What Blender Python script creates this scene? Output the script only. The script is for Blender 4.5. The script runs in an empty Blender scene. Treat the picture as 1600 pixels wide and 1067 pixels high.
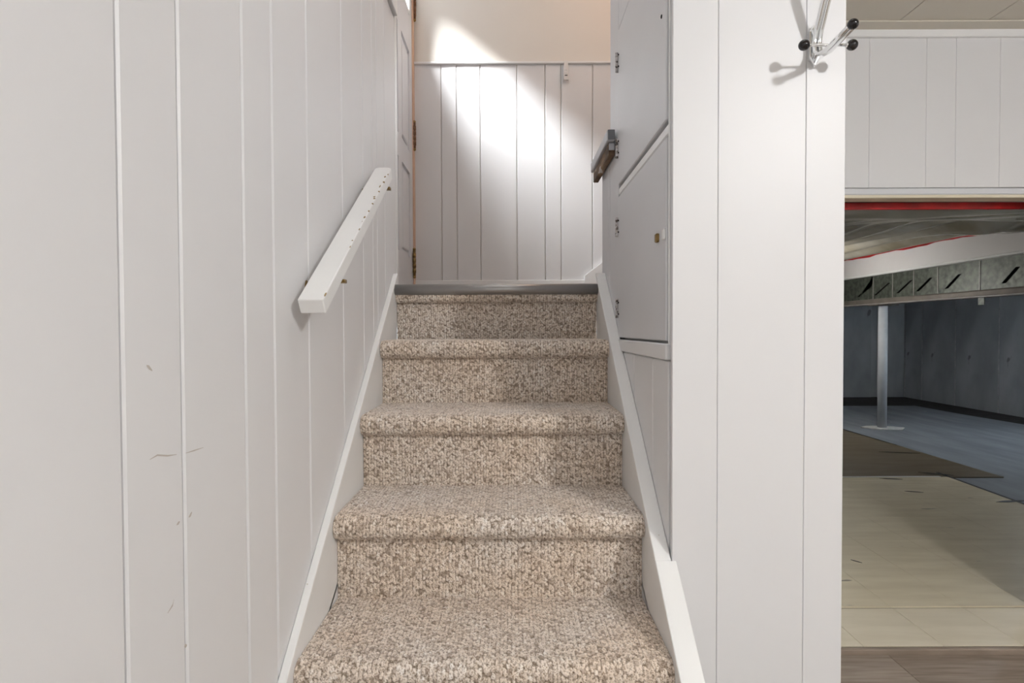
import bpy, bmesh, math, random
import numpy as np
from mathutils import Vector, Matrix

random.seed(7)
rng = np.random.default_rng(11)
SC = bpy.context.scene
COL = SC.collection

# ------------------------------------------------------------------ camera
CAMZ = 1.03
F_PX = 900.0
PITCH, ROLL = math.radians(1.18), math.radians(-0.22)
cam_data = bpy.data.cameras.new('camera')
cam_data.sensor_width = 36.0
cam_data.lens = 36.0 * F_PX / 1600.0
cam_data.clip_start = 0.05
cam = bpy.data.objects.new('camera', cam_data)
COL.objects.link(cam)
CAM_ROT = Matrix.Rotation(math.pi / 2 - PITCH, 3, 'X') @ Matrix.Rotation(ROLL, 3, 'Z')
cam.matrix_world = Matrix.Translation((0, 0, CAMZ)) @ CAM_ROT.to_4x4()
SC.camera = cam

# ------------------------------------------------------------------ world, sun, lamps
world = bpy.data.worlds.new('world')
SC.world = world
world.use_nodes = True
wn = world.node_tree.nodes
wn['Background'].inputs[0].default_value = (0.86, 0.93, 1.0, 1)
wn['Background'].inputs[1].default_value = 3.0


def light(name, kind, loc, energy, color=(1, 1, 1), rot=(0, 0, 0), **kw):
    d = bpy.data.lights.new(name, kind)
    d.energy = energy
    d.color = color
    for k, v in kw.items():
        setattr(d, k, v)
    o = bpy.data.objects.new(name, d)
    o.location = loc
    o.rotation_euler = rot
    COL.objects.link(o)
    return o


# sun through the small window of the side door
sun = light('sun', 'SUN', (-3, 1, 6), 58.0, (0.93, 0.97, 1.0), angle=math.radians(32))
sun.rotation_euler = Vector((1.0, 0.80, -1.45)).to_track_quat('-Z', 'Y').to_euler()
# ceiling bulb of the basement room (throws the door jamb's shadow into the crawl space)
light('basement_bulb', 'POINT', (1.40, -0.45, 2.03), 60, (0.985, 0.99, 1.0), shadow_soft_size=0.055)
# unseen soft fill light added behind the camera to brighten the room
light('basement_fill', 'AREA', (0.9, -1.3, 2.06), 25, (0.95, 0.975, 1.0), size=2.2, size_y=1.4, shape='RECTANGLE')
# stairwell ceiling light and the warm lamp up the second flight
light('stairwell_ceiling_light', 'AREA', (0.1, 1.9, 3.55), 4, (0.96, 0.97, 1.0), size=0.8, size_y=1.2, shape='RECTANGLE')
light('upstairs_lamp', 'POINT', (0.95, 2.75, 3.3), 6, (1.0, 0.66, 0.48), shadow_soft_size=0.15)
# two unseen fill lights added to brighten the crawl space, either side of its beam
light('crawl_space_fill', 'POINT', (2.75, 5.7, 1.42), 22, (1.0, 0.96, 0.92), shadow_soft_size=0.06)
light('crawl_space_fill', 'POINT', (4.9, 4.7, 1.5), 40, (0.84, 0.92, 1.0), shadow_soft_size=0.06)


vs = SC.view_settings
vs.view_transform = 'Standard'
vs.look = 'None'
vs.exposure = 0.05
vs.gamma = 1.0
vs.use_curve_mapping = False


# ------------------------------------------------------------------ helpers
def ray(px, py):
    d = CAM_ROT @ Vector(((px - 800.0) / F_PX, -(py - 533.5) / F_PX, -1.0))
    return d


def on_z(px, py, z):
    d = ray(px, py)
    t = (z - CAMZ) / d.z
    return Vector((d.x * t, d.y * t, z))


def on_x(px, py, x):
    d = ray(px, py)
    t = x / d.x
    return Vector((x, d.y * t, CAMZ + d.z * t))


def on_y(px, py, y):
    d = ray(px, py)
    t = y / d.y
    return Vector((d.x * t, y, CAMZ + d.z * t))


def new_mat(name):
    m = bpy.data.materials.new(name)
    m.use_nodes = True
    return m, m.node_tree.nodes, m.node_tree.links, m.node_tree.nodes['Principled BSDF']


def mat(name, col, rough=0.5, metal=0.0, var=0.0, vscale=6.0, bump=0.0, bscale=60.0, stretch=(1, 1, 1), col2=None,
        spots=None, spot_scale=30.0, spot_level=0.72, emit=None):
    """plain paint / metal / board material: base colour with soft noise tint, fine bump and optional chips of another colour"""
    m, n, l, p = new_mat(name)
    p.inputs['Roughness'].default_value = rough
    p.inputs['Metallic'].default_value = metal
    p.inputs['Base Color'].default_value = (*col, 1)
    tc = n.new('ShaderNodeTexCoord')
    mp = n.new('ShaderNodeMapping')
    mp.inputs['Scale'].default_value = stretch
    l.new(tc.outputs['Object'], mp.inputs['Vector'])
    last = None
    if var > 0 or col2:
        nz = n.new('ShaderNodeTexNoise')
        nz.inputs['Scale'].default_value = vscale
        nz.inputs['Detail'].default_value = 5
        l.new(mp.outputs[0], nz.inputs['Vector'])
        rp = n.new('ShaderNodeValToRGB')
        rp.color_ramp.elements[0].position = 0.3
        rp.color_ramp.elements[1].position = 0.7
        c2 = col2 or tuple(c * (1 - var) for c in col)
        rp.color_ramp.elements[0].color = (*c2, 1)
        rp.color_ramp.elements[1].color = (*col, 1)
        l.new(nz.outputs[0], rp.inputs[0])
        last = rp.outputs[0]
    if spots:
        ns = n.new('ShaderNodeTexNoise')
        ns.inputs['Scale'].default_value = spot_scale
        ns.inputs['Detail'].default_value = 3
        l.new(mp.outputs[0], ns.inputs['Vector'])
        rs = n.new('ShaderNodeValToRGB')
        rs.color_ramp.elements[0].position = spot_level
        rs.color_ramp.elements[1].position = spot_level + 0.03
        l.new(ns.outputs[0], rs.inputs[0])
        mx = n.new('ShaderNodeMix')
        mx.data_type = 'RGBA'
        mx.inputs['A'].default_value = (*col, 1)
        if last:
            l.new(last, mx.inputs['A'])
        mx.inputs['B'].default_value = (*spots, 1)
        l.new(rs.outputs[0], mx.inputs['Factor'])
        last = mx.outputs['Result']
    if last:
        l.new(last, p.inputs['Base Color'])
    if bump > 0:
        nb = n.new('ShaderNodeTexNoise')
        nb.inputs['Scale'].default_value = bscale
        nb.inputs['Detail'].default_value = 4
        l.new(mp.outputs[0], nb.inputs['Vector'])
        b = n.new('ShaderNodeBump')
        b.inputs['Strength'].default_value = bump
        b.inputs['Distance'].default_value = 0.004
        l.new(nb.outputs[0], b.inputs['Height'])
        l.new(b.outputs[0], p.inputs['Normal'])
    return m


M = {}
M['paint'] = mat('white_panel_paint', (0.80, 0.795, 0.80), 0.42, var=0.035, vscale=1.6, bump=0.05, bscale=45,
                 spots=(0.45, 0.42, 0.38), spot_scale=22, spot_level=0.79)
M['trim'] = mat('glossy_white_trim', (0.89, 0.89, 0.885), 0.3, var=0.03, vscale=5, bump=0.05, bscale=30)
M['trim_worn'] = mat('worn_white_trim', (0.92, 0.915, 0.90), 0.35, var=0.04, vscale=5, bump=0.08, bscale=30,
                     spots=(0.36, 0.27, 0.12), spot_scale=34, spot_level=0.73)
M['grey_paint'] = mat('cool_grey_white_paint', (0.74, 0.745, 0.77), 0.4, var=0.04, vscale=3, bump=0.06, bscale=40)
M['warm_paint'] = mat('warm_off_white_wall', (0.80, 0.76, 0.70), 0.55, var=0.03, vscale=2, bump=0.06, bscale=90)
M['cream'] = mat('cream_ceiling_paint', (0.72, 0.67, 0.58), 0.5, var=0.05, vscale=2)
M['groove'] = mat('groove_backing', (0.76, 0.75, 0.75), 0.7)
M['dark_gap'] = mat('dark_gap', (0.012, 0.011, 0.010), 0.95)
M['brass'] = mat('aged_brass', (0.36, 0.24, 0.10), 0.38, 0.9, var=0.5, vscale=60)
M['hinge'] = mat('painted_over_hinge', (0.55, 0.52, 0.52), 0.45, 0.3, spots=(0.12, 0.10, 0.09), spot_scale=120, spot_level=0.56)
M['hinge_rust'] = mat('tarnished_brown_hinge', (0.26, 0.14, 0.08), 0.5, 0.6, var=0.5, vscale=80)
M['alu'] = mat('satin_aluminium', (0.40, 0.39, 0.38), 0.36, 0.85, var=0.06, vscale=2)
M['chrome'] = mat('chrome', (0.86, 0.87, 0.88), 0.09, 1.0)
M['black_plastic'] = mat('black_plastic', (0.012, 0.01, 0.010), 0.18)
M['fob'] = mat('white_plastic', (0.80, 0.78, 0.76), 0.4)
M['fob_dark'] = mat('dark_plastic', (0.10, 0.09, 0.085), 0.4)
M['slate'] = mat('slate_grey_paint', (0.21, 0.22, 0.24), 0.38, var=0.12, vscale=20, bump=0.05)
M['lightgrey'] = mat('light_grey_rail_paint', (0.55, 0.56, 0.59), 0.38, var=0.1, vscale=20)
M['worn_wood'] = mat('worn_brown_wood', (0.38, 0.25, 0.15), 0.7, col2=(0.05, 0.028, 0.016), vscale=26, stretch=(1, 0.3, 1), bump=0.3,
                     spots=(0.6, 0.58, 0.55), spot_scale=40, spot_level=0.6)
M['chip'] = mat('bare_wood_chip', (0.36, 0.25, 0.11), 0.8, var=0.4, vscale=200)
M['scuff'] = mat('grey_brown_scuff', (0.54, 0.49, 0.45), 0.8)
M['orange_wood'] = mat('orange_stained_jamb', (0.78, 0.52, 0.38), 0.5, var=0.15, vscale=10, stretch=(6, 6, 0.6))
M['red'] = mat('red_sheathing_tape', (0.50, 0.012, 0.014), 0.35, var=0.45, vscale=16)
M['board'] = mat('white_bulkhead_board', (0.80, 0.78, 0.775), 0.5, var=0.05, vscale=2)
M['post'] = mat('grey_white_post_paint', (0.62, 0.66, 0.71), 0.5, var=0.12, vscale=9, bump=0.05)
M['plate'] = mat('white_plaster_splash', (0.70, 0.70, 0.70), 0.7, var=0.3, vscale=30)
M['galv'] = mat('galvanised_steel', (0.125, 0.14, 0.115), 0.45, 0.3, col2=(0.045, 0.052, 0.042), vscale=24, bump=0.08, bscale=60)
M['flange'] = mat('brown_grey_flange', (0.20, 0.175, 0.15), 0.55, 0.3, var=0.3, vscale=8)
M['flange_edge'] = mat('scraped_flange_edge', (0.36, 0.34, 0.32), 0.5, 0.3, var=0.3, vscale=10)
M['concrete'] = mat('grey_concrete', (0.42, 0.44, 0.47), 0.9, col2=(0.28, 0.30, 0.325), vscale=3.2, bump=0.35, bscale=35, stretch=(1, 1, 0.5),
                    spots=(0.2, 0.205, 0.21), spot_scale=5, spot_level=0.70)
M['fin'] = mat('pale_concrete_fin', (0.52, 0.53, 0.55), 0.9, var=0.3, vscale=14)
M['dirt'] = mat('dark_dirt', (0.045, 0.042, 0.04), 1.0, var=0.5, vscale=14, bump=0.8, bscale=30)
M['joist'] = mat('dark_joist_timber', (0.10, 0.075, 0.05), 0.8, var=0.4, vscale=8)
M['membrane'] = mat('blue_grey_membrane', (0.25, 0.28, 0.32), 0.7, col2=(0.16, 0.18, 0.21), vscale=2.6, stretch=(2.4, 0.5, 1), bump=0.2, bscale=20,
                    spots=(0.62, 0.64, 0.66), spot_scale=5, spot_level=0.73)
M['black_tape'] = mat('black_tape', (0.02, 0.02, 0.022), 0.6)
M['vinyl'] = mat('beige_vinyl', (0.84, 0.765, 0.585), 0.36, col2=(0.72, 0.64, 0.47), vscale=7, stretch=(0.45, 2.6, 1), bump=0.05, bscale=25,
                 spots=(0.33, 0.29, 0.22), spot_scale=11, spot_level=0.72)
M['vinyl_pale'] = mat('pale_worn_vinyl', (0.84, 0.77, 0.62), 0.4, col2=(0.74, 0.67, 0.52), vscale=7, stretch=(0.45, 2.6, 1), bump=0.05, bscale=25,
                      spots=(0.40, 0.35, 0.27), spot_scale=14, spot_level=0.72)
M['vinyl_dark'] = mat('dark_vinyl', (0.20, 0.165, 0.115), 0.4, col2=(0.12, 0.095, 0.06), vscale=5, stretch=(0.5, 2, 1))
M['grout'] = mat('vinyl_joint', (0.30, 0.26, 0.20), 0.9)
M['lam1'] = mat('grey_brown_laminate', (0.36, 0.29, 0.235), 0.45, col2=(0.20, 0.155, 0.12), vscale=9, stretch=(0.6, 9, 1), bump=0.08)
M['lam2'] = mat('warm_grey_laminate', (0.40, 0.335, 0.28), 0.45, col2=(0.25, 0.20, 0.16), vscale=9, stretch=(0.6, 9, 1), bump=0.08)
M['room_wall'] = mat('plain_room_wall', (0.80, 0.79, 0.78), 0.6)


def make_glass():
    m, n, l, p = new_mat('window_glass')
    out = n['Material Output']
    tr = n.new('ShaderNodeBsdfTransparent')
    gl = n.new('ShaderNodeBsdfGlossy')
    gl.inputs['Roughness'].default_value = 0.02
    mx = n.new('ShaderNodeMixShader')
    mx.inputs[0].default_value = 0.07
    l.new(tr.outputs[0], mx.inputs[1])
    l.new(gl.outputs[0], mx.inputs[2])
    l.new(mx.outputs[0], out.inputs['Surface'])
    return m


M['glass'] = make_glass()


def make_poly():
    m, n, l, p = new_mat('clear_grey_vapour_sheet')
    p.inputs['Base Color'].default_value = (0.50, 0.475, 0.40, 1)
    p.inputs['Roughness'].default_value = 0.24
    p.inputs['Transmission Weight'].default_value = 0.0
    p.inputs['Coat Weight'].default_value = 0.5
    p.inputs['Coat Roughness'].default_value = 0.15
    tc = n.new('ShaderNodeTexCoord')
    nz = n.new('ShaderNodeTexNoise')
    nz.inputs['Scale'].default_value = 1.6
    nz.inputs['Detail'].default_value = 4
    l.new(tc.outputs['Object'], nz.inputs['Vector'])
    rp = n.new('ShaderNodeValToRGB')
    rp.color_ramp.elements[0].position = 0.35
    rp.color_ramp.elements[1].position = 0.65
    rp.color_ramp.elements[0].color = (0.27, 0.235, 0.16, 1)
    rp.color_ramp.elements[1].color = (0.50, 0.48, 0.41, 1)
    l.new(nz.outputs[0], rp.inputs[0])
    l.new(rp.outputs[0], p.inputs['Base Color'])
    return m


M['poly'] = make_poly()


def make_carpet():
    m, n, l, p = new_mat('berber_loop_carpet')
    p.inputs['Roughness'].default_value = 0.95
    p.inputs['Sheen Weight'].default_value = 0.25
    at = n.new('ShaderNodeAttribute')
    at.attribute_name = 'yarn'
    tc = n.new('ShaderNodeTexCoord')
    nz = n.new('ShaderNodeTexNoise')
    nz.inputs['Scale'].default_value = 330
    nz.inputs['Detail'].default_value = 2
    l.new(tc.outputs['Object'], nz.inputs['Vector'])
    rp = n.new('ShaderNodeValToRGB')
    rp.color_ramp.elements[0].position = 0.36
    rp.color_ramp.elements[0].color = (0.52, 0.46, 0.39, 1)
    rp.color_ramp.elements[1].position = 0.52
    rp.color_ramp.elements[1].color = (1.0, 1.0, 1.0, 1)
    l.new(nz.outputs[0], rp.inputs[0])
    mx = n.new('ShaderNodeMix')
    mx.data_type = 'RGBA'
    mx.blend_type = 'MULTIPLY'
    mx.inputs['Factor'].default_value = 1.0
    l.new(at.outputs['Color'], mx.inputs['A'])
    l.new(rp.outputs[0], mx.inputs['B'])
    # broad wear stain, warm
    n2 = n.new('ShaderNodeTexNoise')
    n2.inputs['Scale'].default_value = 5
    l.new(tc.outputs['Object'], n2.inputs['Vector'])
    r2 = n.new('ShaderNodeValToRGB')
    r2.color_ramp.elements[0].position = 0.35
    r2.color_ramp.elements[0].color = (1, 0.95, 0.89, 1)
    r2.color_ramp.elements[1].position = 0.65
    r2.color_ramp.elements[1].color = (1, 1, 1, 1)
    l.new(n2.outputs[0], r2.inputs[0])
    m2 = n.new('ShaderNodeMix')
    m2.data_type = 'RGBA'
    m2.blend_type = 'MULTIPLY'
    m2.inputs['Factor'].default_value = 1.0
    l.new(mx.outputs['Result'], m2.inputs['A'])
    l.new(r2.outputs[0], m2.inputs['B'])
    l.new(m2.outputs['Result'], p.inputs['Base Color'])
    b = n.new('ShaderNodeBump')
    b.inputs['Strength'].default_value = 0.5
    b.inputs['Distance'].default_value = 0.002
    l.new(nz.outputs[0], b.inputs['Height'])
    l.new(b.outputs[0], p.inputs['Normal'])
    return m


M['carpet'] = make_carpet()


def link(name, mesh, material, parent=None, smooth=False, kind=None):
    if material is not None and not mesh.materials:
        mesh.materials.append(M[material] if isinstance(material, str) else material)
    o = bpy.data.objects.new(name, mesh)
    COL.objects.link(o)
    if parent is not None:
        o.parent = parent
    if smooth:
        mesh.polygons.foreach_set('use_smooth', [True] * len(mesh.polygons))
    if kind:
        o['kind'] = kind
    return o


def tag(o, label, cat=None, group=None, kind=None):
    o['label'] = label
    if cat:
        o['category'] = cat
    if group:
        o['group'] = group
    if kind:
        o['kind'] = kind
    return o


def empty(name, loc=(0, 0, 0)):
    o = bpy.data.objects.new(name, None)
    o.location = loc
    COL.objects.link(o)
    return o


def from_bm(bm, name):
    me = bpy.data.meshes.new(name)
    bm.normal_update()
    bm.to_mesh(me)
    bm.free()
    return me


def box(name, x, y, z, material, parent=None, bevel=0.0, seg=1, kind=None, smooth=False):
    """axis-aligned box from ranges; the object's origin is its centre"""
    c = Vector(((x[0] + x[1]) / 2, (y[0] + y[1]) / 2, (z[0] + z[1]) / 2))
    s = (abs(x[1] - x[0]), abs(y[1] - y[0]), abs(z[1] - z[0]))
    bm = bmesh.new()
    bmesh.ops.create_cube(bm, size=1.0, matrix=Matrix.Diagonal((*s, 1)))
    if bevel > 0:
        bmesh.ops.bevel(bm, geom=bm.edges[:], offset=min(bevel, min(s) * 0.45), segments=seg, profile=0.5, affect='EDGES')
    o = link(name, from_bm(bm, name), material, parent, smooth, kind)
    base = parent.location if parent is not None else Vector((0, 0, 0))
    o.location = c - base
    return o


def prism(name, pts, axis, a, b, material, parent=None, bevel=0.0, kind=None):
    """polygon (2-D points) extruded along an axis from a to b. axis 'x': pts are (y,z); 'y': (x,z); 'z': (x,y)"""
    bm = bmesh.new()

    def mk(p, t):
        return {'x': (t, p[0], p[1]), 'y': (p[0], t, p[1]), 'z': (p[0], p[1], t)}[axis]
    A = [bm.verts.new(mk(p, a)) for p in pts]
    B = [bm.verts.new(mk(p, b)) for p in pts]
    n = len(pts)
    bm.faces.new(A)
    bm.faces.new(B[::-1])
    for i in range(n):
        bm.faces.new((A[i], B[i], B[(i + 1) % n], A[(i + 1) % n]))
    bmesh.ops.recalc_face_normals(bm, faces=bm.faces[:])
    if bevel > 0:
        bmesh.ops.bevel(bm, geom=bm.edges[:], offset=bevel, segments=1, profile=0.5, affect='EDGES')
    o = link(name, from_bm(bm, name), material, parent, kind=kind)
    if parent is not None:
        o.location = -parent.location
    return o


def tube_bm(bm, pts, r, seg=10):
    pts = [Vector(p) for p in pts]
    rings = []
    up = None
    for i, p in enumerate(pts):
        t = (pts[min(i + 1, len(pts) - 1)] - pts[max(i - 1, 0)]).normalized()
        if up is None:
            up = Vector((1, 0, 0)) if abs(t.x) < 0.9 else Vector((0, 0, 1))
        s = t.cross(up).normalized()
        up = s.cross(t).normalized()
        rr = r[i] if isinstance(r, (list, tuple)) else r
        rings.append([bm.verts.new(p + (s * math.cos(q) + up * math.sin(q)) * rr) for q in [2 * math.pi * k / seg for k in range(seg)]])
    for a, b in zip(rings, rings[1:]):
        for k in range(seg):
            bm.faces.new((a[k], a[(k + 1) % seg], b[(k + 1) % seg], b[k]))
    bm.faces.new(rings[0][::-1])
    bm.faces.new(rings[-1])


def tube(name, pts, r, material, parent=None, seg=10):
    bm = bmesh.new()
    tube_bm(bm, pts, r, seg)
    bmesh.ops.recalc_face_normals(bm, faces=bm.faces[:])
    o = link(name, from_bm(bm, name), material, parent, True)
    if parent is not None:
        o.location = -parent.location
    return o


def ball(name, c, r, material, parent=None, scale=(1, 1, 1)):
    bm = bmesh.new()
    bmesh.ops.create_uvsphere(bm, u_segments=20, v_segments=14, radius=r)
    bmesh.ops.scale(bm, vec=scale, verts=bm.verts[:])
    o = link(name, from_bm(bm, name), material, parent, True)
    o.location = Vector(c) - (parent.location if parent is not None else Vector((0, 0, 0)))
    return o


# ------------------------------------------------------------------ main dimensions (metres)
XL, XR = -0.432, 0.34              # panelled stair walls
SIN_L, SIN_R = -0.416, 0.306       # inner faces of the stair stringers
Y_END = 1.224                      # front of the closet end wall
Y_HEAD = 2.06                      # wall over the crawl-space opening
Y_BACK = 3.50                      # back wall of the landing
XD = -0.587                        # plane of the side door
Z_LAND = 1.197
RISE, RUN = 0.1995, 0.245
RISER_TOP_Y = 2.09
Z_CEIL = 2.10                      # boarded ceiling by the crawl opening
Z_UP = 3.60

# ------------------------------------------------------------------ setting: left wall
GAP = 0.0022


def struct(o, label=None):
    o['kind'] = 'structure'
    if label:
        o['label'] = label
    return o


wall_left = struct(box('wall_left', (XL - 0.15, XL - 0.009), (-2.6, 2.16), (0, Z_UP), 'groove'), 'white wall of wide vertical boards beside the stairs')


def child_box(name, x, y, z, material, parent, bevel=0.0, seg=1, smooth=False):
    return box(name, x, y, z, material, parent, bevel, seg, smooth=smooth)


gy = [-2.6, -2.2, -1.85, -1.45, -1.05, -0.7, -0.3, 0.05, 0.30]
gpx = [190, 284, 383, 429, 483, 537, 569, 584, 591, 603]
gy += [on_x(p, 515, XL).y for p in gpx] + [2.16]
PLANK_TOP = 2.185
for a, b in zip(gy, gy[1:]):
    child_box('plank', (XL - 0.012, XL), (a + GAP, b - GAP), (0, PLANK_TOP), 'paint', wall_left, 0.0028)
child_box('fascia', (XL - 0.012, XL + 0.012), (0.95, 2.16), (PLANK_TOP + 0.008, Z_UP), 'trim', wall_left, 0.002)

# scuffs and nicks on the left wall
def wall_mark(pxs, w, name='scuff_mark'):
    pts = [on_x(px, py, XL + 0.0004) for px, py in pxs]
    bm = bmesh.new()
    pv = None
    for i, p in enumerate(pts):
        h = w * (0.3 + 0.7 * math.sin(math.pi * i / max(1, len(pts) - 1))) / 2
        cur = (bm.verts.new(p + Vector((0, 0, h))), bm.verts.new(p - Vector((0, 0, h))))
        if pv:
            bm.faces.new((pv[0], cur[0], cur[1], pv[1]))
        pv = cur
    o = link(name, from_bm(bm, name), 'scuff', wall_left)
    o.location = -wall_left.location


wall_mark([(234, 718), (246, 711), (262, 712), (276, 710)], 0.0022)
wall_mark([(290, 708), (303, 704), (318, 699)], 0.0018)
wall_mark([(229, 571), (233, 574), (238, 579)], 0.005)
wall_mark([(295, 808), (298, 804), (300, 800)], 0.005)
wall_mark([(276, 820), (279, 817), (281, 815)], 0.004)
wall_mark([(288, 1010), (290, 1009), (292, 1008)], 0.006)
wall_mark([(272, 935), (270, 945), (262, 958)], 0.003)

# ------------------------------------------------------------------ landing: floor, door wall, back wall
floor_land = struct(box('floor_landing', (XD - 0.1, 1.1), (2.165, Y_BACK), (Z_LAND - 0.15, Z_LAND), 'lam2'), 'landing floor behind the metal stair edge')
wall_door = struct(box('wall_side_entry', (XD - 0.12, XD - 0.045), (2.16, 2.64), (Z_LAND, Z_UP), 'trim'), 'white wall beside the side entrance door')
child_box('wall_return', (XD - 0.12, XL), (2.162, 2.20), (Z_LAND, Z_UP), 'trim', wall_door)
child_box('lintel', (XD - 0.12, XD - 0.01), (2.64, Y_BACK), (Z_LAND + 2.05, Z_UP), 'trim', wall_door)
child_box('jamb', (XD - 0.12, XD - 0.004), (2.62, 2.672), (Z_LAND, Z_LAND + 2.05), 'trim', wall_door, 0.002)
child_box('jamb', (XD - 0.12, XD + 0.006), (3.448, Y_BACK), (Z_LAND, Z_LAND + 2.05), 'orange_wood', wall_door, 0.002)

wall_back = struct(box('wall_back', (XD - 0.12, 1.1), (Y_BACK + 0.010, Y_BACK + 0.12), (Z_LAND - 0.1, Z_UP), 'warm_paint'), 'landing wall, warm plaster above white boards')
cap_z = on_y(800, 100, Y_BACK).z
gx = [XD] + [on_y(p, 300, Y_BACK).x for p in (690, 714, 751, 808, 852, 877, 926)] + [0.63, 0.85, 1.1]
for a, b in zip(gx, gx[1:]):
    child_box('plank', (a + GAP * 0.8, b - GAP * 0.8), (Y_BACK, Y_BACK + 0.013), (Z_LAND, cap_z), 'paint', wall_back, 0.003)
trim_1 = struct(box('trim_1', (XD + 0.002, 1.1), (Y_BACK - 0.016, Y_BACK + 0.008), (cap_z - 0.003, cap_z + 0.010), 'trim', None, 0.003), 'thin white cap moulding on top of the boards')
base_z = on_y(760, 438, Y_BACK).z
struct(box('baseboard_back', (XD + 0.002, on_y(913, 430, Y_BACK).x), (Y_BACK - 0.014, Y_BACK - 0.0005), (Z_LAND, base_z), 'trim', None, 0.003), 'low white baseboard of the landing wall')
p0, p1 = on_y(913, 431, Y_BACK), on_y(945, 406, Y_BACK)
sl = (p1.z - p0.z) / (p1.x - p0.x)
prism('trim_2', [(p0.x, Z_LAND), (p0.x, p0.z), (1.09, p0.z + sl * (1.09 - p0.x)), (1.09, p0.z + sl * (1.09 - p0.x) - 0.24), (p0.x + 0.12, Z_LAND)],
      'y', Y_BACK - 0.024, Y_BACK - 0.001, 'trim', None, 0.002, 'structure')['label'] = 'white skirt board climbing along the second flight of stairs'
struct(box('wall_upper_right', (1.1, 1.2), (2.2, Y_BACK + 0.12), (0, Z_UP), 'warm_paint'))
struct(box('wall_upper_near', (0.72, 1.2), (2.17, 2.2), (Z_LAND - 0.1, Z_UP), 'warm_paint'))
struct(box('ceiling_upper', (XD - 0.12, 1.2), (0.95, Y_BACK + 0.12), (Z_UP, Z_UP + 0.05), 'room_wall'))

# side entrance door with a small high window
DY0, DY1 = 2.676, 3.444
WZ0, WZ1 = on_x(639, 24, XD).z, on_x(639, 24, XD).z + 0.30
WY0, WY1 = DY0 + 0.10, on_x(639, 24, XD).y
door_1 = struct(empty('door_1', (XD, (DY0 + DY1) / 2, Z_LAND)), 'white panelled side entrance door with small high window')
DT = (XD - 0.042, XD)
DZ0, DZ1 = Z_LAND + 0.008, Z_LAND + 2.04
child_box('stile', DT, (DY0, WY0), (DZ0, DZ1), 'grey_paint', door_1, 0.001)
child_box('stile', DT, (WY1, DY1), (DZ0, DZ1), 'grey_paint', door_1, 0.001)
rails = [(DZ0, Z_LAND + 0.25), (Z_LAND + 0.74, Z_LAND + 0.86), (Z_LAND + 1.44, WZ0), (WZ1, DZ1)]
for a, b in rails:
    child_box('rail', DT, (WY0, WY1), (a, b), 'grey_paint', door_1)
ym = (WY0 + WY1) / 2
for a, b in ((Z_LAND + 0.25, Z_LAND + 0.74), (Z_LAND + 0.86, Z_LAND + 1.44)):
    child_box('mullion', DT, (ym - 0.05, ym + 0.05), (a, b), 'grey_paint', door_1)
for a, b in ((Z_LAND + 0.25, Z_LAND + 0.74), (Z_LAND + 0.86, Z_LAND + 1.44)):
    for c, d in ((WY0, ym - 0.05), (ym + 0.05, WY1)):
        pn = child_box('panel', (XD - 0.032, XD - 0.012), (c, d), (a, b), 'grey_paint', door_1)
        fld = child_box('raised_field', (XD - 0.016, XD - 0.002), (c + 0.03, d - 0.03), (a + 0.03, b - 0.03), 'grey_paint', door_1, 0.011)
for a, b, c, d in ((WY0, WY1, WZ0, WZ0 + 0.018), (WY0, WY1, WZ1 - 0.018, WZ1), (WY0, WY0 + 0.018, WZ0, WZ1), (WY1 - 0.018, WY1, WZ0, WZ1)):
    child_box('window_bead', (XD - 0.012, XD + 0.006), (a, b), (c, d), 'trim', door_1, 0.004)
child_box('pane', (XD - 0.026, XD - 0.021), (WY0, WY1), (WZ0, WZ1), 'glass', door_1)
for py in (10, 212, 411):
    c = on_x(648, py, XD + 0.012)
    h = tube('hinge', [(XD + 0.010, c.y, c.z - 0.075), (XD + 0.010, c.y, c.z + 0.075)], 0.0085, 'hinge_rust' if py < 300 else 'brass', door_1, 10)
    for k in (-0.082, 0.082):
        f = ball('finial', (XD + 0.010, c.y, c.z + k), 0.009, 'brass', h)
        f.location = Vector((XD + 0.010, c.y, c.z + k))
    for k in (-0.045, -0.015, 0.015, 0.045):
        f = tube('knuckle', [(XD + 0.010, c.y, c.z + k - 0.012), (XD + 0.010, c.y, c.z + k + 0.012)], 0.0105, 'hinge_rust' if py < 300 else 'brass', h, 10)
        f.location = (0, 0, 0)

# ------------------------------------------------------------------ right stair wall (a shallow closet with two access doors)
wall_right = struct(box('wall_right', (XR + 0.022, 0.69), (Y_END + 0.016, 1.985), (0, Z_UP), 'groove'), 'right stair wall with two access doors above vertical boards')
RX = (XR, XR + 0.02)
D_H, D_L = on_x(967, 400, XR).y, on_x(1043, 400, XR).y         # hinge and latch edges of the access doors
zU1, zU0 = on_x(967, 48, XR).z, on_x(967, 291, XR).z
zL1, zL0 = on_x(967, 307, XR).z, on_x(967, 528, XR).z
child_box('corner_strip', (XR + 0.004, XR + 0.02), (Y_END + 0.014, Y_END + 0.026), (0, Z_UP), 'grey_paint', wall_right, 0.003)
child_box('stile', (XR, XR + 0.02), (Y_END + 0.0275, D_L - 0.003), (zL0 - 0.03, Z_UP), 'trim', wall_right, 0.003)
child_box('rail', (XR + 0.001, XR + 0.02), (D_L - 0.002, D_H + 0.004), (zL1 + 0.004, zU0 - 0.005), 'trim', wall_right, 0.003)
child_box('sill_trim', (XR - 0.007, XR + 0.02), (Y_END + 0.026, D_H + 0.004), (zL0 - 0.040, zL0 - 0.004), 'paint', wall_right, 0.003)
child_box('head_board', RX, (D_L - 0.002, D_H), (zU1 + 0.006, Z_UP), 'grey_paint', wall_right, 0.002)
pl = [Y_END + 0.027, on_x(1020, 560, XR).y, on_x(991, 560, XR).y, D_H + 0.002]
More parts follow.
